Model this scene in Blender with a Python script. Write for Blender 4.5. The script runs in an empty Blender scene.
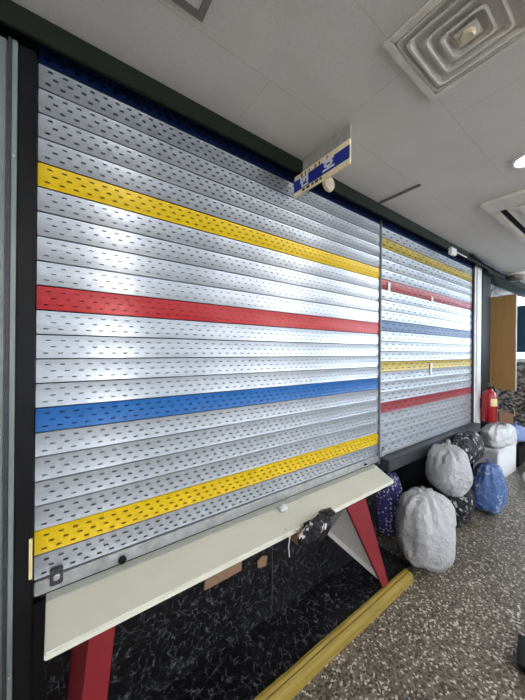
import bpy, bmesh, math, random
from mathutils import Vector, Matrix, noise
random.seed(7)
sc = bpy.context.scene
COL = sc.collection

# ------------------------------------------------------------------ camera
YAW, ROLL = math.radians(36.11), math.radians(0.52)
cam = bpy.data.cameras.new('camera')
cam.sensor_width = 36; cam.lens = 14.617; cam.clip_start = 0.02
co = bpy.data.objects.new('camera', cam); COL.objects.link(co)
Fw = Vector((math.sin(YAW), math.cos(YAW), 0))
Rt = Vector((math.cos(YAW), -math.sin(YAW), 0)); Up = Vector((0, 0, 1))
cx = Rt*math.cos(ROLL) + Up*math.sin(ROLL)
cy = Up*math.cos(ROLL) - Rt*math.sin(ROLL)
m = Matrix((cx, cy, -Fw)).transposed().to_4x4()
m.translation = Vector((0, -1.3, 1.6))
co.matrix_world = m
sc.camera = co

# ------------------------------------------------------------------ world, exposure
w = bpy.data.worlds.new('world'); sc.world = w; w.use_nodes = True
w.node_tree.nodes['Background'].inputs[0].default_value = (0.75, 0.85, 1.0, 1)
w.node_tree.nodes['Background'].inputs[1].default_value = 0.6
vs = sc.view_settings
vs.view_transform = 'Standard'; vs.look = 'None'; vs.gamma = 1; vs.use_curve_mapping = False
vs.exposure = 0.48
LAMP = 24.0        # luminance of the ceiling panels behind the camera
DAY = 3.5
BACK_FILL = 1.0          # strength of the added glowing pane behind the camera

# ------------------------------------------------------------------ materials
def new_mat(name):
    mt = bpy.data.materials.new(name); mt.use_nodes = True
    nt = mt.node_tree
    return mt, nt, nt.nodes['Principled BSDF']
def coords(nt, scale=(1, 1, 1), loc=(0, 0, 0)):
    tc = nt.nodes.new('ShaderNodeTexCoord'); mp = nt.nodes.new('ShaderNodeMapping')
    nt.links.new(tc.outputs['Object'], mp.inputs[0])
    mp.inputs['Scale'].default_value = scale; mp.inputs['Location'].default_value = loc
    return mp.outputs[0]
def ramp(nt, fac, stops, interp='LINEAR'):
    r = nt.nodes.new('ShaderNodeValToRGB'); r.color_ramp.interpolation = interp
    e = r.color_ramp.elements
    while len(e) < len(stops): e.new(0.5)
    for k, (p, c) in enumerate(stops):
        e[k].position = p; e[k].color = (*c, 1)
    nt.links.new(fac, r.inputs[0]); return r.outputs[0]
def noise_tex(nt, vec, scale, detail=4, rough=0.6):
    n = nt.nodes.new('ShaderNodeTexNoise'); n.inputs['Scale'].default_value = scale
    n.inputs['Detail'].default_value = detail; n.inputs['Roughness'].default_value = rough
    nt.links.new(vec, n.inputs['Vector']); return n.outputs[0]
def bump(nt, b, h, strength=0.3, dist=0.002):
    n = nt.nodes.new('ShaderNodeBump'); n.inputs['Strength'].default_value = strength
    n.inputs['Distance'].default_value = dist
    nt.links.new(h, n.inputs['Height']); nt.links.new(n.outputs[0], b.inputs['Normal'])
def plain(name, c, rough=0.5, metal=0.0, var=0.12, scale=18, stretch=(1, 1, 1), bmp=0.1, coat=0, spec=0.5):
    """a colour with slight procedural wear"""
    mt, nt, b = new_mat(name)
    v = coords(nt, stretch)
    n = noise_tex(nt, v, scale)
    lo = tuple(max(0, x*(1-var)) for x in c); hi = tuple(min(1, x*(1+var)) for x in c)
    nt.links.new(ramp(nt, n, [(0.3, lo), (0.7, hi)]), b.inputs['Base Color'])
    b.inputs['Roughness'].default_value = rough; b.inputs['Metallic'].default_value = metal
    b.inputs['Coat Weight'].default_value = coat; b.inputs['Specular IOR Level'].default_value = spec
    if bmp: bump(nt, b, n, bmp)
    return mt
def emit(name, c, s):
    mt, nt, b = new_mat(name)
    b.inputs['Base Color'].default_value = (*c, 1)
    b.inputs['Emission Color'].default_value = (*c, 1); b.inputs['Emission Strength'].default_value = s
    return mt

def aniso(mt, rough, an):
    nt = mt.node_tree; b = nt.nodes['Principled BSDF']
    c = nt.nodes.new('ShaderNodeCombineXYZ'); c.inputs[2].default_value = 1.0
    nt.links.new(c.outputs[0], b.inputs['Tangent'])
    b.inputs['Anisotropic'].default_value = an; b.inputs['Roughness'].default_value = rough
M = {}
M['alu'] = plain('aluminium_slat', (0.47, 0.495, 0.54), 0.33, 0.68, 0.10, 7, (0.6, 1, 10), 0.15)
M['alu_white'] = plain('pale_painted_aluminium', (0.49, 0.52, 0.57), 0.38, 0.45, 0.07, 7, (0.6, 1, 10), 0.12)
M['yellow'] = plain('yellow_slat_paint', (0.72, 0.48, 0.002), 0.35, 0.1, 0.06, 9, (0.6, 1, 6), 0.1)
M['red'] = plain('red_slat_paint', (0.44, 0.010, 0.016), 0.33, 0.1, 0.08, 9, (0.6, 1, 6), 0.1)
M['blue'] = plain('blue_slat_paint', (0.008, 0.125, 0.42), 0.35, 0.1, 0.08, 9, (0.6, 1, 6), 0.1)
M['navy'] = plain('navy_slat_paint', (0.007, 0.020, 0.11), 0.5, 0.1, 0.2, 9, (0.6, 1, 6), 0.1)
M['yellow_pale'] = plain('dull_yellow_slat_paint', (0.48, 0.36, 0.07), 0.4, 0.2, 0.15, 12, (0.6, 1, 6), 0.1)
M['red_pale'] = plain('dull_red_slat_paint', (0.34, 0.055, 0.065), 0.4, 0.15, 0.15, 12, (0.6, 1, 6), 0.1)
M['blue_pale'] = plain('dull_blue_slat_paint', (0.035, 0.075, 0.18), 0.4, 0.15, 0.3, 12, (0.6, 1, 6), 0.1)
M['black'] = plain('black_painted_steel', (0.006, 0.006, 0.007), 0.5, 0.0, 0.3, 8, (1, 1, 0.5), 0.1, 0, 0.2)
M['matt_black'] = plain('matt_black', (0.004, 0.004, 0.005), 0.8, 0, 0.2, 8, bmp=0, spec=0.1)
M['dark_grey'] = plain('dark_grey_steel', (0.045, 0.047, 0.055), 0.5, 0.1, 0.25, 10, (1, 1, 5))
M['rail_grey'] = plain('dull_grey_steel', (0.20, 0.21, 0.23), 0.5, 0.2, 0.2, 20)
M['pelmet'] = plain('dark_green_steel', (0.007, 0.011, 0.007), 0.7, 0.0, 0.3, 8, (1, 1, 1), 0.1, 0, 0.25)
M['frame'] = plain('grey_green_aluminium', (0.22, 0.25, 0.245), 0.45, 0.1, 0.12, 5, (1, 1, 0.4))
M['galv'] = plain('galvanised_steel', (0.50, 0.51, 0.52), 0.4, 0.7, 0.2, 25)
M['cream'] = plain('cream_laminate', (0.70, 0.70, 0.61), 0.42, 0, 0.04, 5, (1, 1, 1), 0.04)
M['cream_shade'] = plain('greyish_cream_shade', (0.40, 0.41, 0.38), 0.5, 0, 0.08, 14)  # shade tone for the strip at the back of the shelf
M['redwood'] = plain('red_board', (0.20, 0.008, 0.015), 0.5, 0, 0.12, 8, (1, 1, 0.4))
M['white_board'] = plain('white_board', (0.62, 0.60, 0.60), 0.5, 0, 0.06, 8)
M['ext_red'] = plain('glossy_red_enamel', (0.34, 0.004, 0.010), 0.22, 0, 0.05, 8, coat=0.5, bmp=0)
M['label_y'] = plain('yellow_paper', (0.75, 0.62, 0.30), 0.6, 0, 0.05, 30, bmp=0)
M['white_plastic'] = plain('white_plastic', (0.75, 0.76, 0.78), 0.45, 0, 0.04, 20, bmp=0.03)
M['foam'] = plain('white_polystyrene', (0.78, 0.79, 0.82), 0.75, 0, 0.05, 90, bmp=0.15)
M['foam_grey'] = plain('grey_side', (0.38, 0.39, 0.42), 0.75, 0, 0.06, 30)  # darker grey for one side face of the white box
M['card'] = plain('brown_cardboard', (0.26, 0.155, 0.10), 0.85, 0, 0.12, 30, (1, 1, 6))
M['wood'] = plain('tan_wood_board', (0.36, 0.205, 0.075), 0.5, 0, 0.10, 6, (3, 3, 0.5), 0.05)
M['sign_blue'] = plain('sign_blue', (0.012, 0.03, 0.30), 0.35, 0, 0.05, 20, bmp=0)
M['sign_cream'] = plain('sign_cream', (0.92, 0.80, 0.52), 0.45, 0, 0.06, 20, bmp=0)
M['sign_ink'] = plain('sign_dark_letters', (0.05, 0.03, 0.02), 0.5, 0, 0, 20, bmp=0)
M['sign_white'] = plain('sign_white_letters', (0.80, 0.82, 0.90), 0.5, 0, 0, 20, bmp=0)
M['acrylic'] = plain('grey_plate', (0.36, 0.34, 0.32), 0.4, 0, 0.2, 40)
M['vent'] = plain('off_white_vent_enamel', (0.66, 0.63, 0.57), 0.45, 0, 0.10, 12)
M['hub'] = plain('yellowed_plastic', (0.60, 0.52, 0.36), 0.5, 0, 0.08, 30)
M['strip'] = plain('brown_grey_metal', (0.17, 0.14, 0.12), 0.5, 0.3, 0.3, 60)
M['shade_white'] = plain('off_white_paint', (0.60, 0.59, 0.57), 0.7, 0, 0.04, 4)
M['lamp'] = emit('lit_lamp', (1.0, 0.98, 0.95), LAMP)
M['downlight'] = emit('lit_downlight', (1.0, 1.0, 1.0), 14)
M['daylight'] = emit('daylight_pane', (0.72, 0.86, 1.0), DAY)
M['back_fill'] = emit('back_fill_pane', (0.80, 0.90, 1.0), BACK_FILL)  # fill light for the added pane in the back wall
M['teal'] = plain('dark_teal_banner', (0.010, 0.045, 0.085), 0.5, 0, 0.4, 9)

for k_ in ('alu', 'alu_white', 'yellow', 'red', 'blue'): aniso(M[k_], 0.31, 0.85)
def mat_yellow_kerb():
    mt, nt, b = new_mat('worn_yellow_kerb_paint')
    v = coords(nt, (0.6, 14, 14)); n = noise_tex(nt, v, 6, 5)
    nt.links.new(ramp(nt, n, [(0.25, (0.15, 0.10, 0.02)), (0.42, (0.27, 0.185, 0.025)), (0.7, (0.33, 0.24, 0.045))]), b.inputs['Base Color'])
    b.inputs['Roughness'].default_value = 0.55; bump(nt, b, n, 0.4, 0.004); return mt
M['kerb'] = mat_yellow_kerb()
def mat_ceiling():
    mt, nt, b = new_mat('grey_ceiling_board')
    v = coords(nt, (1, 1, 1), (8.1, 0.745+3.7, 0))
    br = nt.nodes.new('ShaderNodeTexBrick'); nt.links.new(v, br.inputs['Vector'])
    br.inputs['Scale'].default_value = 1; br.inputs['Brick Width'].default_value = 0.8
    br.inputs['Row Height'].default_value = 0.37; br.inputs['Mortar Size'].default_value = 0.0016
    br.inputs['Mortar Smooth'].default_value = 0.3
    br.inputs['Color1'].default_value = (1, 1, 1, 1); br.inputs['Color2'].default_value = (0.96, 0.96, 0.97, 1)
    br.inputs['Mortar'].default_value = (0.80, 0.76, 0.72, 1)
    n = noise_tex(nt, coords(nt), 90, 3, 0.7); n2 = noise_tex(nt, coords(nt), 2.2, 3)
    c = ramp(nt, n, [(0.3, (0.62, 0.595, 0.57)), (0.7, (0.70, 0.675, 0.655))])
    c2 = ramp(nt, n2, [(0.3, (0.93, 0.92, 0.91)), (0.7, (1, 1, 1))])
    mx = nt.nodes.new('ShaderNodeMix'); mx.data_type = 'RGBA'; mx.blend_type = 'MULTIPLY'; mx.inputs[0].default_value = 1
    nt.links.new(c, mx.inputs[6]); nt.links.new(br.outputs[0], mx.inputs[7])
    my = nt.nodes.new('ShaderNodeMix'); my.data_type = 'RGBA'; my.blend_type = 'MULTIPLY'; my.inputs[0].default_value = 1
    nt.links.new(mx.outputs[2], my.inputs[6]); nt.links.new(c2, my.inputs[7])
    nt.links.new(my.outputs[2], b.inputs['Base Color'])
    b.inputs['Roughness'].default_value = 0.85; bump(nt, b, n, 0.15, 0.002); return mt
M['ceiling'] = mat_ceiling()
def mat_terrazzo(name, scale, pal):
    mt, nt, b = new_mat(name)
    v = coords(nt)
    vo = nt.nodes.new('ShaderNodeTexVoronoi'); vo.inputs['Scale'].default_value = scale
    nt.links.new(v, vo.inputs['Vector'])
    sp = nt.nodes.new('ShaderNodeSeparateColor'); nt.links.new(vo.outputs['Color'], sp.inputs[0])
    c = ramp(nt, sp.outputs[0], pal, 'CONSTANT')
    n = noise_tex(nt, v, 3.0, 3)
    d = ramp(nt, n, [(0.3, (0.86, 0.85, 0.84)), (0.7, (1, 1, 1))])
    mx = nt.nodes.new('ShaderNodeMix'); mx.data_type = 'RGBA'; mx.blend_type = 'MULTIPLY'; mx.inputs[0].default_value = 1
    nt.links.new(c, mx.inputs[6]); nt.links.new(d, mx.inputs[7])
    nt.links.new(mx.outputs[2], b.inputs['Base Color'])
    b.inputs['Roughness'].default_value = 0.38
    return mt
M['terrazzo'] = mat_terrazzo('terrazzo', 100, [(0, (0.04, 0.033, 0.026)), (0.16, (0.085, 0.070, 0.054)), (0.36, (0.145, 0.128, 0.10)), (0.6, (0.21, 0.188, 0.15)), (0.8, (0.16, 0.13, 0.10)), (0.88, (0.58, 0.55, 0.48))])
M['granite'] = mat_terrazzo('mottled_granite', 26, [(0, (0.02, 0.02, 0.02)), (0.25, (0.10, 0.09, 0.085)), (0.5, (0.22, 0.20, 0.18)), (0.75, (0.38, 0.36, 0.34))])
def mat_marble():
    mt, nt, b = new_mat('black_veined_marble')
    v = coords(nt)
    w1 = noise_tex(nt, v, 3.5, 3)
    ad = nt.nodes.new('ShaderNodeVectorMath'); ad.operation = 'MULTIPLY_ADD'
    n0 = nt.nodes.new('ShaderNodeTexNoise'); n0.inputs['Scale'].default_value = 5; n0.inputs['Detail'].default_value = 5
    nt.links.new(v, n0.inputs['Vector'])
    ad.inputs[1].default_value = (0.35, 0.35, 0.35)
    nt.links.new(n0.outputs['Color'], ad.inputs[0]); nt.links.new(v, ad.inputs[2])
    vo = nt.nodes.new('ShaderNodeTexVoronoi'); vo.feature = 'DISTANCE_TO_EDGE'; vo.inputs['Scale'].default_value = 20
    nt.links.new(ad.outputs[0], vo.inputs['Vector'])
    vein = ramp(nt, vo.outputs[0], [(0.0, (1, 1, 1)), (0.10, (0, 0, 0))])
    mask = ramp(nt, noise_tex(nt, v, 26, 5, 0.75), [(0.48, (0.05, 0.05, 0.05)), (0.66, (1, 1, 1))])
    mx = nt.nodes.new('ShaderNodeMix'); mx.data_type = 'RGBA'; mx.blend_type = 'MULTIPLY'; mx.inputs[0].default_value = 1
    nt.links.new(vein, mx.inputs[6]); nt.links.new(mask, mx.inputs[7])
    mm = nt.nodes.new('ShaderNodeMix'); mm.data_type = 'RGBA'
    nt.links.new(mx.outputs[2], mm.inputs[0])
    mm.inputs[6].default_value = (0.005, 0.005, 0.006, 1); mm.inputs[7].default_value = (0.16, 0.165, 0.20, 1)
    nt.links.new(mm.outputs[2], b.inputs['Base Color'])
    b.inputs['Roughness'].default_value = 0.3; b.inputs['Specular IOR Level'].default_value = 0.25; return mt
M['marble'] = mat_marble()
def mat_bag(name, c, rough=0.35, trans=0.0, c2=None, patch=0.6, ps=11):
    mt, nt, b = new_mat(name)
    v = coords(nt); n = noise_tex(nt, v, 14, 6, 0.65)
    if c2: nt.links.new(ramp(nt, noise_tex(nt, v, ps, 4), [(patch, c), (patch+0.05, c2)]), b.inputs['Base Color'])
    else: nt.links.new(ramp(nt, n, [(0.3, tuple(x*0.88 for x in c)), (0.7, c)]), b.inputs['Base Color'])
    b.inputs['Roughness'].default_value = rough
    wv = nt.nodes.new('ShaderNodeTexVoronoi'); wv.inputs['Scale'].default_value = 20; wv.feature = 'SMOOTH_F1'
    nt.links.new(v, wv.inputs['Vector'])
    wn = nt.nodes.new('ShaderNodeTexNoise'); wn.inputs['Scale'].default_value = 22; wn.inputs['Detail'].default_value = 5
    wn.inputs['Distortion'].default_value = 2.5; nt.links.new(v, wn.inputs['Vector'])
    ad = nt.nodes.new('ShaderNodeMath'); nt.links.new(wv.outputs[0], ad.inputs[0]); nt.links.new(wn.outputs[0], ad.inputs[1])
    bump(nt, b, ad.outputs[0], 0.9, 0.016)
    if trans: b.inputs['Subsurface Weight'].default_value = trans; b.inputs['Subsurface Radius'].default_value = (0.05, 0.05, 0.05)
    return mt
M['bag_grey'] = mat_bag('pale_grey_plastic_bag', (0.50, 0.51, 0.54), 0.4)
M['bag_white'] = mat_bag('white_plastic_bag', (0.74, 0.76, 0.80), 0.4)
M['bag_black'] = mat_bag('black_plastic_bag', (0.010, 0.010, 0.012), 0.28)
M['bag_black_print'] = mat_bag('black_plastic_bag_with_pale_print', (0.012, 0.012, 0.014), 0.3, 0, (0.50, 0.50, 0.53), 0.57, 24)
M['bag_blue'] = mat_bag('blue_plastic_bag', (0.07, 0.14, 0.36), 0.35, 0, (0.42, 0.48, 0.66), 0.58, 16)
for k_ in ('bag_black', 'bag_black_print'): M[k_].node_tree.nodes['Principled BSDF'].inputs['Specular IOR Level'].default_value = 0.25
M['bag_lightblue'] = mat_bag('light_blue_plastic_bag', (0.25, 0.36, 0.68), 0.35)
def mat_dots():
    mt, nt, b = new_mat('navy_cloth_with_white_dots')
    v = coords(nt)
    vo = nt.nodes.new('ShaderNodeTexVoronoi'); vo.inputs['Scale'].default_value = 38; vo.inputs['Randomness'].default_value = 0.55
    nt.links.new(v, vo.inputs['Vector'])
    nt.links.new(ramp(nt, vo.outputs[0], [(0.30, (0.50, 0.50, 0.62)), (0.36, (0.035, 0.03, 0.16))]), b.inputs['Base Color'])
    b.inputs['Roughness'].default_value = 0.7; return mt
M['dots'] = mat_dots()

# ------------------------------------------------------------------ helpers
def link(name, me, mats, parent=None, loc=(0, 0, 0)):
    o = bpy.data.objects.new(name, me); COL.objects.link(o); o.location = loc
    for x in (mats if isinstance(mats, (list, tuple)) else [mats]): me.materials.append(x)
    if parent: o.parent = parent
    return o
def obj(name, bm, mats, parent=None, loc=(0, 0, 0), smooth=False, bevel=0.0, seg=2):
    if bevel:
        bmesh.ops.bevel(bm, geom=list(bm.edges), offset=bevel, segments=seg, affect='EDGES', clamp_overlap=True)
    bmesh.ops.recalc_face_normals(bm, faces=bm.faces)
    me = bpy.data.meshes.new(name); bm.to_mesh(me); bm.free()
    if smooth:
        for p in me.polygons: p.use_smooth = True
    return link(name, me, mats, parent, loc)
def tag(o, label=None, cat=None, group=None, kind=None):
    if label: o['label'] = label
    if cat: o['category'] = cat
    if group: o['group'] = group
    if kind: o['kind'] = kind
    return o
def thing(name, label, cat, loc=(0, 0, 0), rz=0, group=None):
    o = bpy.data.objects.new(name, None); COL.objects.link(o)
    o.location = loc; o.rotation_euler = (0, 0, rz); o.empty_display_size = 0.05
    return tag(o, label, cat, group)
def box(bm, x0, x1, y0, y1, z0, z1, mi=0):
    v = [bm.verts.new(p) for p in ((x0,y0,z0),(x1,y0,z0),(x1,y1,z0),(x0,y1,z0),(x0,y0,z1),(x1,y0,z1),(x1,y1,z1),(x0,y1,z1))]
    for f in ((0,3,2,1),(4,5,6,7),(0,1,5,4),(1,2,6,5),(2,3,7,6),(3,0,4,7)):
        bm.faces.new([v[i] for i in f]).material_index = mi
    return bm
def bx(name, r, mat, parent=None, bevel=0.0, loc=(0, 0, 0)):
    return obj(name, box(bmesh.new(), *r), mat, parent, loc, bevel=bevel)
def struct(name, r, mat, bevel=0):
    return tag(bx(name, r, mat, None, bevel), kind='structure')
def hexa(pts):
    """solid from 4 points of one face + 4 of the opposite face"""
    bm = bmesh.new(); v = [bm.verts.new(p) for p in pts]
    for f in ((0,3,2,1),(4,5,6,7),(0,1,5,4),(1,2,6,5),(2,3,7,6),(3,0,4,7)): bm.faces.new([v[i] for i in f])
    return bm
def prism(pts, off):
    """polygon pts swept by vector off"""
    bm = bmesh.new(); a = [bm.verts.new(p) for p in pts]; b = [bm.verts.new(Vector(p)+Vector(off)) for p in pts]
    bm.faces.new(a); bm.faces.new(b[::-1]); n = len(pts)
    for i in range(n): bm.faces.new((a[i], b[i], b[(i+1) % n], a[(i+1) % n]))
    return bm
def lathe(prof, n=32, bm=None, c=(0, 0, 0)):
    bm = bm or bmesh.new(); rings = []
    for r, z in prof:
        if r < 1e-6: rings.append([bm.verts.new((c[0], c[1], c[2]+z))])
        else: rings.append([bm.verts.new((c[0]+r*math.cos(2*math.pi*k/n), c[1]+r*math.sin(2*math.pi*k/n), c[2]+z)) for k in range(n)])
    for a, b in zip(rings, rings[1:]):
        for k in range(n):
            q = [a[k % len(a)], a[(k+1) % len(a)], b[(k+1) % len(b)], b[k % len(b)]]
            u = []
            for x in q:
                if x not in u: u.append(x)
            if len(u) > 2: bm.faces.new(u)
    return bm
def tube(bm, pts, r, n=8):
    pts = [Vector(p) for p in pts]; rings = []
    for i, p in enumerate(pts):
        t = (pts[min(i+1, len(pts)-1)] - pts[max(i-1, 0)]).normalized()
        a = t.orthogonal().normalized() if i == 0 else (rings_a - t*rings_a.dot(t)).normalized()
        rings_a = a; b = t.cross(a)
        rings.append([bm.verts.new(p + (a*math.cos(2*math.pi*k/n) + b*math.sin(2*math.pi*k/n))*r) for k in range(n)])
    for A, B in zip(rings, rings[1:]):
        for k in range(n): bm.faces.new((A[k], A[(k+1) % n], B[(k+1) % n], B[k]))
    bm.faces.new(rings[0][::-1]); bm.faces.new(rings[-1]); return bm
def text_mesh(s, size, depth=0.0006):
    cu = bpy.data.curves.new('lettering', 'FONT'); cu.body = s; cu.size = size; cu.extrude = depth; cu.offset = size*0.035
    cu.align_x = 'CENTER'; cu.align_y = 'CENTER'
    o = bpy.data.objects.new('lettering', cu); COL.objects.link(o)
    bpy.context.view_layer.update()
    me = bpy.data.meshes.new_from_object(o.evaluated_get(bpy.context.evaluated_depsgraph_get()))
    bpy.data.objects.remove(o); bpy.data.curves.remove(cu); me.name = 'lettering'
    return me

# ------------------------------------------------------------------ room shell
CH = 2.70
struct('floor', (-3.0, 7.5, -5.5, 1.6, -0.05, 0.0), M['terrazzo'])
struct('ceiling', (-3.0, 7.5, -5.5, 1.6, CH, CH+0.05), M['ceiling'])
struct('wall_front', (-3.0, 4.40, 0.16, 0.22, 0.0, CH), M['matt_black'])
struct('wall_beyond', (4.34, 7.5, 1.5, 1.56, 0.0, CH), M['shade_white'])
struct('wall_return', (4.34, 4.40, 0.22, 1.5, 0.0, CH), M['shade_white'])
struct('wall_back', (-3.0, 7.5, -5.5, -5.44, 0.0, CH), M['shade_white'])
struct('wall_left', (-3.0, -2.94, -5.44, 0.16, 0.0, CH), M['shade_white'])
struct('wall_right', (7.0, 7.06, -5.44, 1.5, 0.0, 1.42), M['granite'])
struct('wall_right_upper', (7.0, 7.06, 0.45, 1.5, 1.42, CH), M['shade_white'])
# far window: daylight pane in a frame
win = tag(bx('window_1', (7.03, 7.05, -5.4, 0.45, 1.42, CH), M['daylight']), kind='structure')
bm = bmesh.new()
for yy in (-4.2, -2.9, -1.6, -0.62, 0.41): box(bm, 6.97, 7.03, yy, yy+0.04, 1.47, CH-0.02)
box(bm, 6.97, 7.03, -5.4, 0.45, 1.42, 1.49); box(bm, 6.97, 7.03, -5.4, 0.45, CH-0.06, CH)
obj('pane_frame', bm, M['white_plastic'], win)
wb = tag(bx('back_fill_panel', (-1.6, 6.4, -5.44, -5.42, 0.4, 2.45), M['back_fill']), kind='structure')  # added glowing pane, out of view, to brighten shutter and ceiling
bm = bmesh.new()
for k in range(6): box(bm, -1.6+1.59*k, -1.55+1.59*k, -5.42, -5.38, 0.4, 2.45)
box(bm, -1.6, 6.4, -5.42, -5.38, 0.36, 0.42); box(bm, -1.6, 6.4, -5.42, -5.38, 2.43, 2.49)
obj('pane_frame', bm, M['frame'], wb)  # bars around the added fill pane
tag(bx('banner', (6.93, 6.955, -0.62, 0.31, 1.60, 2.46), M['teal']), 'dark teal panel hanging in the bright far window', 'banner')

# lower black marble wall under the long shelf, and the marble ledge behind the kerb
lw = tag(bx('wall_front_lower', (-0.055, 2.10, 0.0, 0.16, 0.0, 0.70), M['marble']), kind='structure')
bx('panel_joint', (1.03, 1.036, -0.0015, 0.0, 0.06, 0.69), M['dark_grey'], lw)
struct('trim_1', (-0.055, 2.10, -0.285, 0.0, 0.0, 0.05), M['marble'])
# jambs
struct('trim_8', (-0.0575, -0.022, -0.02, -0.002, 0.05, 0.695), M['black'])
struct('trim_2', (-0.108, -0.058, -0.035, 0.16, 0.0, 2.63), M['black'], 0.004)
fr = tag(bx('trim_3', (-0.60, -0.135, -0.03, 0.10, 0.0, 2.63), M['frame'], None, 0.004), kind='structure')
bx('frame_bead', (-0.134, -0.124, -0.045, 0.10, 0.0, 2.63), M['dark_grey'], fr, 0.002)
bx('frame_edge', (-0.1235, -0.109, -0.04, 0.10, 0.0, 2.63), M['frame'], fr, 0.002)
bm = bmesh.new(); lathe([(0, 0), (0.004, 0), (0.004, 0.004), (0, 0.005)], 12, bm)
sc_ = obj('screw', bm, M['galv'], fr, (-0.117, -0.04, 2.24)); sc_.rotation_euler = (math.pi/2, 0, 0)
sc2 = sc_.copy(); COL.objects.link(sc2); sc2.location = (-0.117, -0.04, 0.50)
tag(bx('sticker', (-0.068, -0.0585, -0.040, -0.0352, 0.80, 0.94), M['label_y']), 'narrow yellow sticker at the foot of the black shutter post', 'sticker')
# dark green pelmet hiding the shutter rollers
pel = tag(bx('trim_4', (-3.0, 4.34, -0.10, -0.085, 2.622, CH), M['pelmet'], None, 0.002), kind='structure')
bx('pelmet_back', (-3.0, 4.34, -0.085, 0.16, 2.685, CH), M['pelmet'], pel)
# right hand dark posts after the second shutter
struct('trim_5', (4.20, 4.34, -0.03, 0.16, 0.62, CH), M['white_plastic'], 0.004)
struct('trim_6', (4.40, 4.72, -0.02, 0.12, 0.0, CH), M['black'], 0.004)

# ------------------------------------------------------------------ perforated roller shutters
def slat_mesh(x0, x1, z0, h, rows, pitch, sw, sh):
    """one bowed slat with three staggered rows of pressed slots; real holes and a lip under each"""
    bm = bmesh.new(); norms = {}
    g = 0.0048
    D = 0.0035
    def P(x, t): return Vector((x, -D*4*t*(1-t), z0 + g/2 + t*(h-g)))
    def N(t):
        s = -D*4*(1-2*t)/(h-g)
        return Vector((0, -1, -s)).normalized() if True else None
    def quad(xa, xb, ta, tb):
        vs_ = [bm.verts.new(P(xa, ta)), bm.verts.new(P(xb, ta)), bm.verts.new(P(xb, tb)), bm.verts.new(P(xa, tb))]
        for v, t in zip(vs_, (ta, ta, tb, tb)): norms[v] = N(t)
        bm.faces.new(vs_)
    cur = 0.0
    for ri, r in enumerate(rows):
        a, b = r - sh/2, r + sh/2
        n = 3
        for k in range(n): quad(x0, x1, cur + (a-cur)*k/n, cur + (a-cur)*(k+1)/n)
        x = x0; nx = x0 + 0.02 + (pitch/2 if ri == 1 else 0) + (0.007 if ri == 2 else 0)
        while nx + sw < x1 - 0.01:
            quad(x, nx, a, b)
            x = nx + sw
            # small hood pressed outwards over the slot, open below
            A, B = P(nx, b), P(x, b); o_ = Vector((0, -0.0072, -0.0014))
            v = [bm.verts.new(q) for q in (A, B, B+o_, A+o_)]
            for q in v: norms[q] = Vector((0, -0.25, 0.97)).normalized()
            bm.faces.new(v)
            nx += pitch
        quad(x, x1, a, b)
        cur = b
    for k in range(3): quad(x0, x1, cur + (1-cur)*k/3, cur + (1-cur)*(k+1)/3)
    # folded edges into the joint
    for t, s in ((0, -1), (1, 1)):
        A, B = P(x0, t), P(x1, t); o_ = Vector((0, 0.010, 0))
        v = [bm.verts.new(q) for q in (A, B, B+o_, A+o_)]
        for q in v: norms[q] = Vector((0, -0.3, s)).normalized()
        bm.faces.new(v)
    return bm, norms
def shutter(name, label, x0, x1, zb, z_seam, pitch, n_up, n_dn, colours, base, slots):
    t = thing(name, label, 'shutter', (x0, 0, zb))
    def emit_part(pname, lst, mat):
        me = bpy.data.meshes.new(pname); allbm = bmesh.new(); nl = []
        for k in lst:
            b, nn = slat_mesh(0, x1-x0, z_seam + k*pitch - zb, pitch, *slots)
            mp = {}
            for v in b.verts:
                q = allbm.verts.new(v.co); mp[v] = q; nl.append(nn[v])
            for f in b.faces: allbm.faces.new([mp[v] for v in f.verts])
            b.free()
        allbm.to_mesh(me); allbm.free()
        for p in me.polygons: p.use_smooth = True
        me.normals_split_custom_set_from_vertices([tuple(v) for v in nl])
        return link(pname, me, mat, t)
    ks = list(range(-n_dn, n_up))
    emit_part('slat_curtain', [k for k in ks if k not in colours], base)
    for k, (mat, cl) in colours.items():
        p = emit_part('slat', [k], mat); p['label'] = cl
    z1 = z_seam - n_dn*pitch - zb
    bx('bottom_bar', (0, x1-x0, -0.012, 0.008, 0.0, z1-0.002), M['galv'], t, 0.003)
    return t
CA = {19: (M['navy'], 'dark navy top slat under the pelmet'), 14: (M['yellow'], 'upper bright yellow slat'), 9: (M['red'], 'bright red slat'),
      4: (M['blue'], 'bright blue slat'), -1: (M['yellow'], 'lower bright yellow slat')}
s1 = shutter('roller_shutter', 'large perforated aluminium roller shutter with yellow, red, blue and yellow bands above the cream shelf',
             -0.055, 2.105, 0.712, 0.941, 0.0885, 20, 2, CA, M['alu'], ((0.22, 0.50, 0.78), 0.044, 0.015, 0.038))
P2 = 0.0845
CB = {19: (M['yellow_pale'], 'dull yellow slat near the top'), 15: (M['red_pale'], 'upper dull red slat'), 11: (M['blue_pale'], 'dull blue slat'),
      7: (M['yellow_pale'], 'dull yellow slat below the middle'), 3: (M['red_pale'], 'lower dull red slat'), 21: (M['navy'], 'dark navy top slat')}
s2 = shutter('roller_shutter', 'smaller whiter roller shutter at the right with faded stripes above the bin bags',
             2.130, 4.10, 0.745, 0.838, P2, 22, 1, CB, M['alu_white'], ((0.28, 0.72), 0.105, 0.034, 0.085))
# guide rails and locks of the first shutter (coordinates from its origin)
bx('guide_rail', (2.162, 2.180, -0.014, 0.02, -0.02, 1.95), M['rail_grey'], s1, 0.003)
bx('guide_rail', (1.975, 2.008, -0.022, 0.02, -0.02, 1.93), M['dark_grey'], s2, 0.003)
bx('guide_rail', (2.010, 2.064, -0.018, 0.02, -0.02, 1.93), M['white_plastic'], s2, 0.003)
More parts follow.
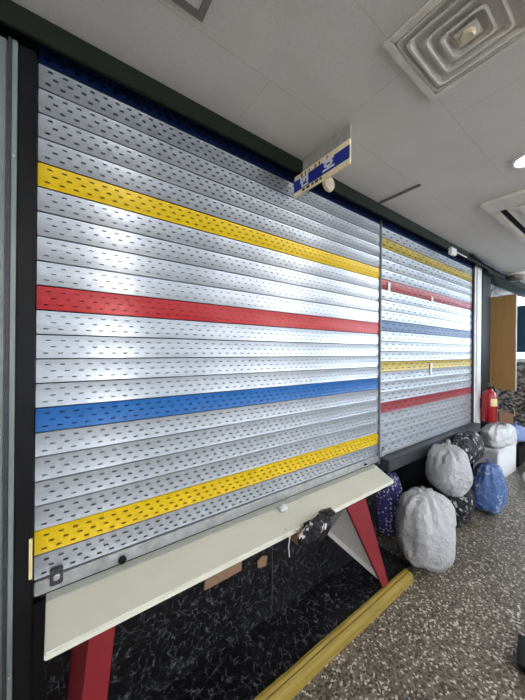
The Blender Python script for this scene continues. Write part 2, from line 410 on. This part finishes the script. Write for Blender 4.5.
#bx('end_strip', (0.004, 0.046, -0.0065, -0.0045, 0.03, 0.66), M['alu'], s1)
l = bx('lock_plate', (0.045, 0.085, -0.022, -0.009, 0.020, 0.085), M['dark_grey'], s1, 0.004)
bm = lathe([(0, 0), (0.011, 0), (0.011, 0.008), (0.006, 0.010), (0, 0.010)], 20)
c_ = obj('keyhole_barrel', bm, M['galv'], l, (0.065, -0.022, 0.055), smooth=False); c_.rotation_euler = (math.pi/2, 0, 0)
bm = lathe([(0, 0), (0.014, 0), (0.016, 0.012), (0.012, 0.018), (0, 0.020)], 20)
kn = obj('pull_knob', bm, M['black'], s1, (0.285, -0.010, 0.018), smooth=False); kn.rotation_euler = (math.pi/2, 0, 0)
kn['label'] = 'black pull knob'
l = bx('lock_plate', (1.965, 2.01, -0.018, -0.009, 0.008, 0.045), M['galv'], s1, 0.003)
bx('lock_bolt', (1.955, 1.985, -0.024, -0.018, 0.018, 0.030), M['matt_black'], l, 0.002)
def padlock(label, loc, s=1.0):
    t = thing('padlock', label, 'padlock', loc)
    bx('lock_body', (-0.018*s, 0.018*s, -0.012, 0.0, -0.034*s, 0.0), M['galv'], t, 0.003)
    bm = bmesh.new(); tube(bm, [(-0.011*s, -0.006, 0)] + [(-0.011*s*math.cos(a), -0.006, 0.014*s+0.012*s*math.sin(a)) for a in [k*math.pi/8 for k in range(9)]] + [(0.011*s, -0.006, 0)], 0.0028*s, 8)
    obj('shackle', bm, M['dark_grey'], t, smooth=True)
    return t
padlock('small steel padlock where the two shutters meet', (2.128, -0.028, 0.80), 1.2)
# tape patches stuck on the second shutter
for x, z, h in ((2.235, 2.135, 0.07), (3.02, 2.118, 0.05), (3.012, 1.43, 0.12)):
    bx('tape_patch', (x-0.018-2.130, x+0.018-2.130, -0.0125, -0.0095, z-h/2-0.745, z+h/2-0.745), M['white_plastic'], s2)['label'] = 'white tape patch'
# sill beam under the second shutter
tag(bx('sill_beam', (2.13, 4.16, -0.085, 0.10, 0.640, 0.738), M['dark_grey'], None, 0.006), 'dark grey steel sill beam under the smaller shutter', 'sill')

# ------------------------------------------------------------------ cream shelf with its brackets
sh = thing('counter_shelf', 'long cream counter shelf on red brackets below the large shutter', 'shelf', (0, 0, 0.70))
bm = hexa([(-0.02, -0.248, -0.030), (1.93, -0.235, -0.030), (2.05, -0.003, -0.016), (-0.02, -0.003, -0.016),
           (-0.02, -0.248, -0.006), (1.93, -0.235, -0.006), (2.05, -0.003, 0.006), (-0.02, -0.003, 0.006)])
obj('shelf_board', bm, M['cream'], sh, bevel=0.004)
bx('rear_shade_strip', (-0.02, 2.02, -0.052, -0.012, 0.0065, 0.0105), M['cream_shade'], sh, 0.001)  # grey strip paints the shade where shelf and shutter meet
# right bracket: white side, red front
br = obj('bracket', prism([(1.47, -0.003, -0.03), (1.42, -0.222, -0.03), (1.735, -0.262, -0.612), (1.497, -0.003, -0.345)], (0.018, 0, 0)), M['white_board'], sh)
br['label'] = 'white side board of the right bracket'
fb = obj('bracket', hexa([(1.735, -0.278, -0.64), (1.800, -0.278, -0.64), (1.800, -0.262, -0.64), (1.735, -0.262, -0.64),
                     (1.405, -0.240, -0.031), (1.59, -0.240, -0.031), (1.59, -0.224, -0.031), (1.405, -0.224, -0.031)]), M['redwood'], sh, bevel=0.002)
fb['label'] = 'red tapering front board of the right bracket'
# left bracket
sb = obj('bracket', prism([(0.072, -0.003, -0.03), (0.098, -0.231, -0.03), (0.030, -0.268, -0.645), (0.030, -0.003, -0.645)], (0.014, 0, 0)), M['redwood'], sh)
sb['label'] = 'red side board of the left bracket'
fb = obj('bracket', hexa([(0.028, -0.283, -0.645), (0.10, -0.283, -0.645), (0.10, -0.268, -0.645), (0.028, -0.268, -0.645),
                     (0.094, -0.244, -0.031), (0.170, -0.244, -0.031), (0.170, -0.232, -0.031), (0.094, -0.232, -0.031)]), M['redwood'], sh, bevel=0.002)
fb['label'] = 'red front board of the left bracket'

# ------------------------------------------------------------------ yellow kerb
bm = bmesh.new()
prof = [(-0.333, 0.0), (-0.331, 0.035), (-0.322, 0.052), (-0.308, 0.058), (-0.300, 0.054), (-0.286, 0.060), (-0.272, 0.058), (-0.268, 0.051)]
N_ = 60; rows_ = []
for i in range(N_+1):
    x = -0.4 + (2.02+0.4)*i/N_
    wob = 0.003*noise.noise(Vector((x*3, 0, 0)))
    rows_.append([bm.verts.new((x, y+wob-(0.03 if x < 0.6 else 0)*0, z+(0.002*noise.noise(Vector((x*6, y*40, 3))) if z > 0 else 0))) for y, z in prof] + [bm.verts.new((x, -0.2855, 0.0))])
for a, b in zip(rows_, rows_[1:]):
    for k in range(len(a)-1): bm.faces.new((a[k], a[k+1], b[k+1], b[k]))
bm.faces.new(rows_[0]); bm.faces.new(rows_[-1][::-1])
tag(obj('floor_kerb', bm, M['kerb'], None), 'worn yellow painted kerb along the foot of the black marble', 'kerb')

# ------------------------------------------------------------------ things on and under the shelf
def crumple(name, label, cat, loc, size, mat, seed, sub=4, amp=0.25, parent=None, rz=0):
    bm = bmesh.new(); bmesh.ops.create_icosphere(bm, subdivisions=sub, radius=1)
    for v in bm.verts:
        d = v.co.normalized()
        n = noise.noise(d*1.6 + Vector((seed, 0, 0)))*amp + abs(noise.noise(d*4 + Vector((0, seed, 0))))*amp*0.7 + abs(noise.noise(d*9+Vector((seed,seed,0))))*amp*0.25
        q = d*(1+n)
        v.co = Vector((q.x*size[0], q.y*size[1], q.z*size[2]))
    o = obj(name, bm, mat, parent, loc, smooth=True); o.rotation_euler = (0, 0, rz)
    if label: tag(o, label, cat)
    return o
crumple('tissue', 'small crumpled white tissue on the middle of the cream shelf', 'tissue', (1.04, -0.085, 0.716), (0.028, 0.016, 0.014), M['bag_white'], 3, 3, 0.5)
t = thing('plastic_bag', 'black plastic bag hanging over the edge of the cream shelf', 'bag', (1.10, -0.215, 0.70))
crumple('bag_body', None, None, (0.0, -0.055, -0.035), (0.10, 0.026, 0.055), M['bag_black_print'], 11, 4, 0.5, t)
crumple('bag_handle', None, None, (0.11, -0.040, 0.012), (0.045, 0.026, 0.014), M['bag_black'], 17, 3, 0.5, t)
bm = bmesh.new(); tube(bm, [(0, 0.03, -0.028), (0, 0.008, -0.026), (0.0, -0.004, -0.03), (0.003, -0.004, -0.05), (-0.002, -0.002, -0.10), (0.002, -0.004, -0.15)], 0.0028, 6)
tag(obj('string', bm, M['white_plastic'], None, (0.935, -0.252, 0.735), smooth=True), 'thin white string hanging from the shelf edge beside the black bag', 'string')
t = tag(bx('cardboard_piece', (-0.10, 0.10, -0.012, 0.0, -0.040, 0.045), M['card'], None, 0.002), 'brown cardboard strip under the shelf left of the small scrap', 'cardboard')
t.location = (0.655, -0.10, 0.545); t.rotation_euler = (0.1, 0.0, 0.02)
t = tag(obj('cardboard_scrap', prism([(-0.03, 0, -0.02), (0.025, 0, -0.03), (0.035, 0, 0.02), (0.0, 0, 0.035), (-0.035, 0, 0.02)], (0, -0.006, 0)), M['card']), 'small brown cardboard scrap stuck on the marble under the shelf', 'cardboard')
t.location = (0.955, -0.004, 0.40)
t = tag(bx('carton', (-0.09, 0.09, -0.05, 0.05, -0.05, 0.06), M['card'], None, 0.003), 'brown carton behind the black bag under the shelf', 'carton')
t.location = (1.22, -0.055, 0.53)
bm = bmesh.new(); lathe([(0, 0), (0.006, 0), (0.007, 0.003), (0, 0.006)], 16, bm)
t = tag(obj('wall_screw', bm, M['galv']), 'single bright screw in the marble right of the left bracket', 'screw'); t.location = (0.205, -0.0005, 0.565); t.rotation_euler = (math.pi/2, 0, 0)

# ------------------------------------------------------------------ bin bags
def bag(label, loc, size, mat, seed, lean=(0, 0), knot=True, amp=0.14, name='plastic_bag', rz=0.0):
    """filled tied bag standing at loc (base centre); size = half width x, half depth y, full height"""
    t = thing(name, label, 'bag', loc, rz)
    bm = bmesh.new(); bmesh.ops.create_icosphere(bm, subdivisions=5, radius=1)
    sx, sy, H = size
    for v in bm.verts:
        d = v.co.normalized()
        a = math.atan2(d.y, d.x)
        hr = math.hypot(d.x, d.y)
        rad = hr**0.80                                   # fuller than a sphere
        zc = math.copysign(abs(d.z)**(0.85 if d.z > 0 else 0.75), d.z)
        up = max(0, d.z)
        folds = 0.045*up*math.sin(a*9+seed) + 0.03*up*math.sin(a*15+2*seed)
        n = amp*1.1*noise.noise(d*1.3+Vector((seed*3.1, 0, 0))) - 0.55*amp*abs(noise.noise(d*3.4+Vector((0, seed*2.3, 0)))) - 0.3*amp*abs(noise.noise(d*8+Vector((0, 0, seed)))) + folds
        k = rad*(1+n); z = (zc*(1+0.7*n)+1)/2
        z = max(z, 0.0)
        v.co = Vector((math.cos(a)*k*sx + lean[0]*z, math.sin(a)*k*sy + lean[1]*z, z*H*0.93))
    obj('bag_body', bm, mat, t, smooth=True)
    if knot:
        bm = bmesh.new(); bmesh.ops.create_icosphere(bm, subdivisions=3, radius=1)
        for v in bm.verts:
            d = v.co.normalized(); a = math.atan2(d.y, d.x)
            r = 0.35 + 0.75*max(0, d.z)**1.2 + 0.22*math.sin(a*5+seed)*max(0.2, d.z)
            v.co = Vector((d.x*r*0.032 + lean[0], d.y*r*0.026+lean[1], H*0.90 + (d.z+1)*0.030 + 0.012*math.sin(a*4)))
        obj('bag_knot', bm, mat, t, smooth=True)
    return t
bag('large pale grey bag on the floor at the end of the yellow kerb', (2.27, -0.30, 0.0), (0.25, 0.20, 0.58), M['bag_grey'], 1.3, knot=False)
bag('pale grey tied bag resting on black bags below the dark sill', (2.74, -0.27, 0.40), (0.235, 0.17, 0.42), M['bag_grey'], 4.1, rz=0.4)
bag('navy bag with white dots behind the large grey bag', (2.34, 0.03, 0.0), (0.14, 0.11, 0.58), M['dots'], 2.2, knot=False)
bag('black bag with pale print on the floor under the upper grey bag', (3.04, -0.22, 0.0), (0.22, 0.15, 0.41), M['bag_black_print'], 6.7, knot=False)
bag('plain black bag on the floor against the dark recess', (2.66, -0.10, 0.0), (0.13, 0.13, 0.415), M['bag_black'], 8.4, knot=False)
bag('blue bag with white marks standing in front of the white box', (3.52, -0.34, 0.0), (0.20, 0.14, 0.52), M['bag_blue'], 3.9)
bag('black bag on the floor behind the blue bag', (3.46, -0.03, 0.0), (0.18, 0.12, 0.545), M['bag_black'], 9.9, knot=False)
bag('black bag with silver print at the top of the pile under the sill', (3.36, -0.21, 0.50), (0.27, 0.115, 0.31), M['bag_black_print'], 12.6, knot=False)

# ------------------------------------------------------------------ boxes and bits at the end of the row
bx_ = thing('polystyrene_box', 'white polystyrene box with a grey side right of the blue bag', 'box', (4.38, -0.20, 0.0), -0.04)
bx('box_body', (0.0, 0.66, 0.0, 0.26, 0.0, 0.36), M['foam'], bx_, 0.008)
bx('box_lid', (-0.008, 0.668, -0.008, 0.268, 0.361, 0.40), M['foam'], bx_, 0.006)
g = bx('side_panel', (-0.006, 0.0, 0.01, 0.25, 0.01, 0.355), M['foam_grey'], bx_); g['label'] = 'darker grey side'
bag('white bag lying on top of the polystyrene box', (4.62, -0.135, 0.402), (0.36, 0.16, 0.31), M['bag_white'], 5.5, knot=False)
crt = thing('carton', 'small brown open carton on top of the white bag', 'carton', (4.66, -0.20, 0.71), 0.3)
bx('box_body', (-0.09, 0.09, -0.07, 0.07, 0.0, 0.13), M['card'], crt, 0.003)
f_ = bx('flap', (-0.09, 0.09, -0.085, -0.071, 0.10, 0.175), plain('pale_cardboard', (0.42, 0.34, 0.27), 0.85, 0, 0.1, 30), crt, 0.002); f_['label'] = 'paler raised flap'
# fire extinguisher on the dark post
ex = thing('fire_extinguisher', 'red fire extinguisher on the dark post beside the shutters', 'fire extinguisher', (4.33, -0.120, 0.745))
obj('cylinder_body', lathe([(0, 0), (0.070, 0), (0.076, 0.012), (0.076, 0.30), (0.070, 0.345), (0.045, 0.375), (0.026, 0.385), (0.026, 0.40), (0, 0.40)], 40), M['ext_red'], ex, smooth=True)
bm = lathe([(0, 0.40), (0.022, 0.40), (0.022, 0.425), (0.014, 0.43), (0, 0.43)], 20); obj('valve', bm, M['black'], ex)
bm = box(bmesh.new(), -0.10, 0.02, -0.011, 0.011, 0.43, 0.442); box(bm, -0.085, 0.02, -0.009, 0.009, 0.462, 0.472); box(bm, 0.005, 0.02, -0.009, 0.009, 0.44, 0.464)
obj('handle', bm, M['dark_grey'], ex, bevel=0.002)
bm = bmesh.new(); tube(bm, [(0.02, -0.0, 0.42), (0.07, -0.02, 0.42), (0.105, -0.03, 0.36), (0.11, -0.03, 0.20), (0.105, -0.03, 0.08)], 0.009, 10); obj('hose', bm, M['matt_black'], ex, smooth=True)
bm = bmesh.new()
for k in range(14):
    a0, a1 = [math.radians(205+70*j/14) for j in (k, k+1)]
    r_ = 0.0768; bm.faces.new([bm.verts.new((r_*math.cos(a), r_*math.sin(a), z)) for a, z in ((a0, 0.20), (a1, 0.20), (a1, 0.29), (a0, 0.29))])
obj('label_plate', bm, M['label_y'], ex)['label'] = 'yellow paper label'
bx('wall_bracket', (-0.02, 0.02, 0.070, 0.0895, 0.14, 0.28), M['dark_grey'], ex)
# wooden cupboard above the granite
cb = thing('wall_cupboard', 'tan wooden wall cupboard standing out beyond the fire extinguisher', 'cupboard', (5.0, -0.215, 1.08))
bx('side_board', (0.0, 0.02, 0.0, 0.31, 0.0, 1.30), M['wood'], cb, 0.003)
bx('carcass', (0.02, 0.09, 0.012, 0.31, 0.0, 1.30), M['wood'], cb, 0.003)
bx('front_edge', (-0.002, 0.03, -0.010, 0.0, 0.0, 1.30), M['vent'], cb, 0.003)['label'] = 'pale door edge'
bx('side_strip', (-0.012, 0.0, 0.26, 0.31, 0.0, 1.30), M['wood'], cb, 0.002)
struct('trim_7', (5.0, 5.56, 0.10, 0.16, 0.0, CH), M['granite'])
tag(bx('bench', (5.2, 6.2, -0.22, 0.08, 0.0, 0.28), M['black'], None, 0.01), 'low black bench by the granite at the right edge', 'bench')
bag('light blue bag on the low black bench', (5.50, -0.12, 0.283), (0.22, 0.13, 0.26), M['bag_lightblue'], 7.7)
bag('pale bag on the floor at the right edge in front of the bench', (4.62, -0.52, 0.0), (0.16, 0.14, 0.22), M['bag_white'], 10.5, knot=False)
bag('small pale grey bag between the white box and the bench', (5.14, -0.42, 0.0), (0.16, 0.13, 0.26), M['bag_grey'], 14.5, knot=False)
cr = thing('bin', 'small black container at the right edge of the terrazzo floor', 'bin', (1.985, -0.99, 0.0), 0.2)
bx('bin_body', (-0.10, 0.10, -0.09, 0.09, 0.0, 0.045), M['black'], cr, 0.015)
bx('bin_rim', (-0.108, 0.108, -0.098, 0.098, 0.044, 0.058), M['black'], cr, 0.005)

# ------------------------------------------------------------------ ceiling fittings
dv = thing('ceiling_diffuser', 'large square ceiling diffuser with nested louvre rings', 'vent', (1.127, -0.925, CH))
def ring(hw, hd, w_, z0, z1, name, mat, parent, corner=0.02):
    """rounded-corner square cone ring: outer half size hw at z0 (low), inner hw-w_ at z1"""
    bm = bmesh.new()
    def loop(h, z, c):
        out = []
        for q, (sx, sy) in enumerate(((1, 1), (-1, 1), (-1, -1), (1, -1))):
            for k in range(5):
                a = q*math.pi/2 + k*math.pi/8
                out.append(bm.verts.new((sx*(h[0]-c) + c*math.cos(a), sy*(h[1]-c) + c*math.sin(a), z)))
        return out
    A = loop((hw, hd), z0, corner); B = loop((hw-w_, hd-w_), z1, corner)
    C = loop((hw-w_-0.003, hd-w_-0.003), z1, corner); D_ = loop((hw-0.008, hd-0.008), z0-0.0005, corner)
    for P_, Q in ((A, B), (B, C), (C, D_), (D_, A)):
        for k in range(20): bm.faces.new((P_[k], P_[(k+1) % 20], Q[(k+1) % 20], Q[k]))
    return obj(name, bm, mat, parent)
# flange, a flat frame on the ceiling
bm = bmesh.new()
for r in ((-0.19, 0.19, -0.20, -0.172), (-0.19, 0.19, 0.172, 0.20), (-0.19, -0.162, -0.172, 0.172), (0.162, 0.19, -0.172, 0.172)):
    box(bm, r[0], r[1], r[2], r[3], -0.012, 0.0)
obj('flange', bm, M['vent'], dv, bevel=0.003)
bx('duct', (-0.162, 0.162, -0.172, 0.172, 0.001, 0.09), M['matt_black'], dv)
ring(0.160, 0.170, -0.0, -0.010, 0.0, 'louvre_rim', M['vent'], dv)
for i, s in enumerate((0.138, 0.100, 0.064)):
    ring(s, s*1.06, 0.024, -0.019-0.001*i, 0.016, 'louvre_ring', M['vent'], dv)
bm = box(bmesh.new(), -0.032, 0.032, -0.034, 0.034, -0.018, -0.014); obj('centre_plate', bm, M['vent'], dv, bevel=0.0015)
obj('hub', lathe([(0, -0.030), (0.017, -0.030), (0.022, -0.025), (0.022, -0.014), (0, -0.014)], 24), M['hub'], dv)['label'] = 'yellowed round hub'
bm = bmesh.new(); box(bm, -0.16, 0.16, -0.003, 0.003, 0.017, 0.023); box(bm, -0.003, 0.003, -0.17, 0.17, 0.017, 0.023); obj('support_bar', bm, M['dark_grey'], dv)

ac = thing('ceiling_air_conditioner', 'flat ceiling air conditioner panel with a dark slot at the right edge', 'air conditioner', (2.54, -0.54, CH))
bx('panel', (0.0, 1.15, -0.90, 0.0, -0.022, 0.0), M['vent'], ac, 0.006)
bx('air_slot', (0.20, 0.98, -0.105, -0.070, -0.0235, -0.0215), M['matt_black'], ac)
f_ = bx('louvre_flap', (0.20, 0.98, -0.066, -0.028, -0.036, -0.028), M['vent'], ac, 0.003)
bx('intake_grille', (0.20, 0.95, -0.78, -0.16, -0.0285, -0.0215), M['vent'], ac, 0.004)
bx('corner_cap', (1.02, 1.12, -0.06, -0.01, -0.030, -0.022), M['white_plastic'], ac, 0.003)['label'] = 'white corner cap'

dl = thing('downlight', 'round glowing recessed downlight in the ceiling near the right edge', 'ceiling light', (2.165, -0.885, CH))
obj('trim_ring', lathe([(0.062, 0.0), (0.082, 0.0), (0.080, -0.008), (0.064, -0.010), (0.062, 0.0)], 40), M['white_plastic'], dl, smooth=True)
obj('lens', lathe([(0, -0.016), (0.035, -0.014), (0.062, -0.004), (0.062, -0.001), (0, -0.001)], 40), M['downlight'], dl, smooth=True)

hb = thing('access_hatch', 'square ceiling access hatch with a dark metal frame at the top edge', 'hatch', (0.39, -0.405, CH))
bm = bmesh.new()
for r in ((-0.42, 0.0, -0.022, 0.0), (-0.42, 0.0, -0.42, -0.398), (-0.42, -0.398, -0.398, -0.022), (-0.022, 0.0, -0.398, -0.022)):
    box(bm, r[0], r[1], r[2], r[3], -0.005, 0.0)
obj('hatch_frame', bm, plain('hatch_grey_metal', (0.20, 0.19, 0.175), 0.6, 0.2, 0.25, 60), hb)
bx('hatch_door', (-0.396, -0.024, -0.396, -0.024, -0.003, 0.0), M['shade_white'], hb)

t = tag(bx('ceiling_rail', (-0.010, 0.010, -0.29, 0.0, -0.012, 0.0), M['strip'], None, 0.002), 'short brown metal rail on the ceiling near the shutter joint', 'rail')
t.location = (1.93, -0.108, CH)
dt = thing('smoke_detector', 'small smoke detector on the ceiling at the far right', 'smoke detector', (5.2, -0.17, CH))
obj('base_ring', lathe([(0, 0), (0.12, 0), (0.115, -0.03), (0, -0.03)], 28), M['shade_white'], dt)
obj('sensor_head', lathe([(0, -0.03), (0.085, -0.03), (0.08, -0.085), (0.05, -0.10), (0, -0.10)], 28), M['strip'], dt)
pl = thing('junction_box', 'small white junction box on the dark pelmet above the smaller shutter', 'box', (3.20, -0.102, 2.60))
bx('box_body', (-0.06, 0.06, -0.035, 0.0, -0.035, 0.035), M['white_plastic'], pl, 0.006)
bx('cable_stub', (0.06, 0.40, -0.012, -0.003, 0.018, 0.028), M['white_plastic'], pl, 0.002)
# conduit running along the pelmet to the right
bm = bmesh.new(); tube(bm, [(3.7, -0.125, 2.665), (4.1, -0.118, 2.66), (4.6, -0.12, 2.655), (4.95, -0.125, 2.66)], 0.016, 10)
tag(obj('cable', bm, M['black'], None, smooth=True), 'black cable bundle along the ceiling edge above the wooden cupboard', 'cable')
tag(bx('ceiling_beam', (4.36, 6.9, -0.09, 0.10, 2.60, CH), M['pelmet'], None, 0.004), 'dark beam at the ceiling over the tan cupboard', 'beam')

# hanging sign, square to the shutters
sg = thing('hanging_sign', 'blue and cream Korean sign hanging from the ceiling in front of the large shutter', 'sign', (1.147, -0.22, 2.506))
bx('sign_board', (-0.006, 0.006, -0.215, 0.180, 0.0, 0.122), M['sign_cream'], sg, 0.002)
bx('blue_band', (-0.008, -0.006, -0.215, 0.180, 0.026, 0.090), M['sign_blue'], sg)
bx('hanger_plate', (-0.003, 0.003, -0.215, 0.110, 0.122, 0.194), M['acrylic'], sg)
def letters(s, size, y, z, mat, sx=1.0):
    me = text_mesh(s, size)
    o = link('lettering', me, mat, sg, (-0.0086, y, z))
    # text x -> world -Y, text y -> world Z, facing -X
    o.rotation_euler = Matrix(((0, 0, -1), (-1, 0, 0), (0, 1, 0))).to_euler(); o.scale = (sx, 1, 1)
    return o
letters('번', 0.070, 0.092, 0.057, M['sign_white'], 1.15)
letters('호', 0.074, -0.084, 0.059, M['sign_white'], 1.2)
def strokes(z, hgt, ys, name):
    for y, w_ in ys: bx(name, (-0.0075, -0.0061, y-w_/2, y+w_/2, z, z+hgt), M['sign_ink'], sg)
strokes(0.094, 0.017, ((0.115, 0.012), (0.085, 0.007), (0.055, 0.006), (0.01, 0.008), (-0.02, 0.008), (-0.075, 0.009)), 'small_letter')
strokes(0.008, 0.013, ((0.10, 0.018), (0.065, 0.022), (0.03, 0.014), (0.0, 0.024), (-0.03, 0.016)), 'small_letter')
t = tag(obj('siren', lathe([(0, 0), (0.045, 0), (0.05, 0.006), (0.045, 0.022), (0.02, 0.03), (0, 0.03)], 28), M['hub'], None, smooth=False), 'cream round fitting on the pelmet behind the hanging sign', 'fitting')
t.location = (1.36, -0.102, 2.635); t.rotation_euler = (math.pi/2, 0, 0)

# ------------------------------------------------------------------ lamps of the shop behind the camera
proto = thing('ceiling_light', 'lit tube ceiling light, leftmost in the nearer row', 'ceiling light', (-1.6, -2.6, CH), 0, 'tube lights behind the viewer')
bx('frame', (-0.03, 0.03, -0.62, 0.62, -0.12, 0.0), M['white_plastic'], proto, 0.003)
bx('diffuser', (-0.05, 0.05, -0.60, 0.60, -0.21, -0.122), M['lamp'], proto)
for (x, y, lb) in ((0.60, -2.6, 'second from the left in the nearer row'), (3.1, -2.6, 'third from the left in the nearer row'), (5.4, -2.6, 'rightmost in the nearer row'), (-1.6, -4.4, 'leftmost in the back row'), (0.75, -4.4, 'second from the left in the back row'), (3.1, -4.4, 'third from the left in the back row'), (5.4, -4.4, 'rightmost in the back row')):
    r = proto.copy(); COL.objects.link(r); r.location = (x, y, CH); r['label'] = 'lit tube ceiling light, ' + lb
    for ch in list(proto.children):
        c = ch.copy(); COL.objects.link(c); c.parent = r
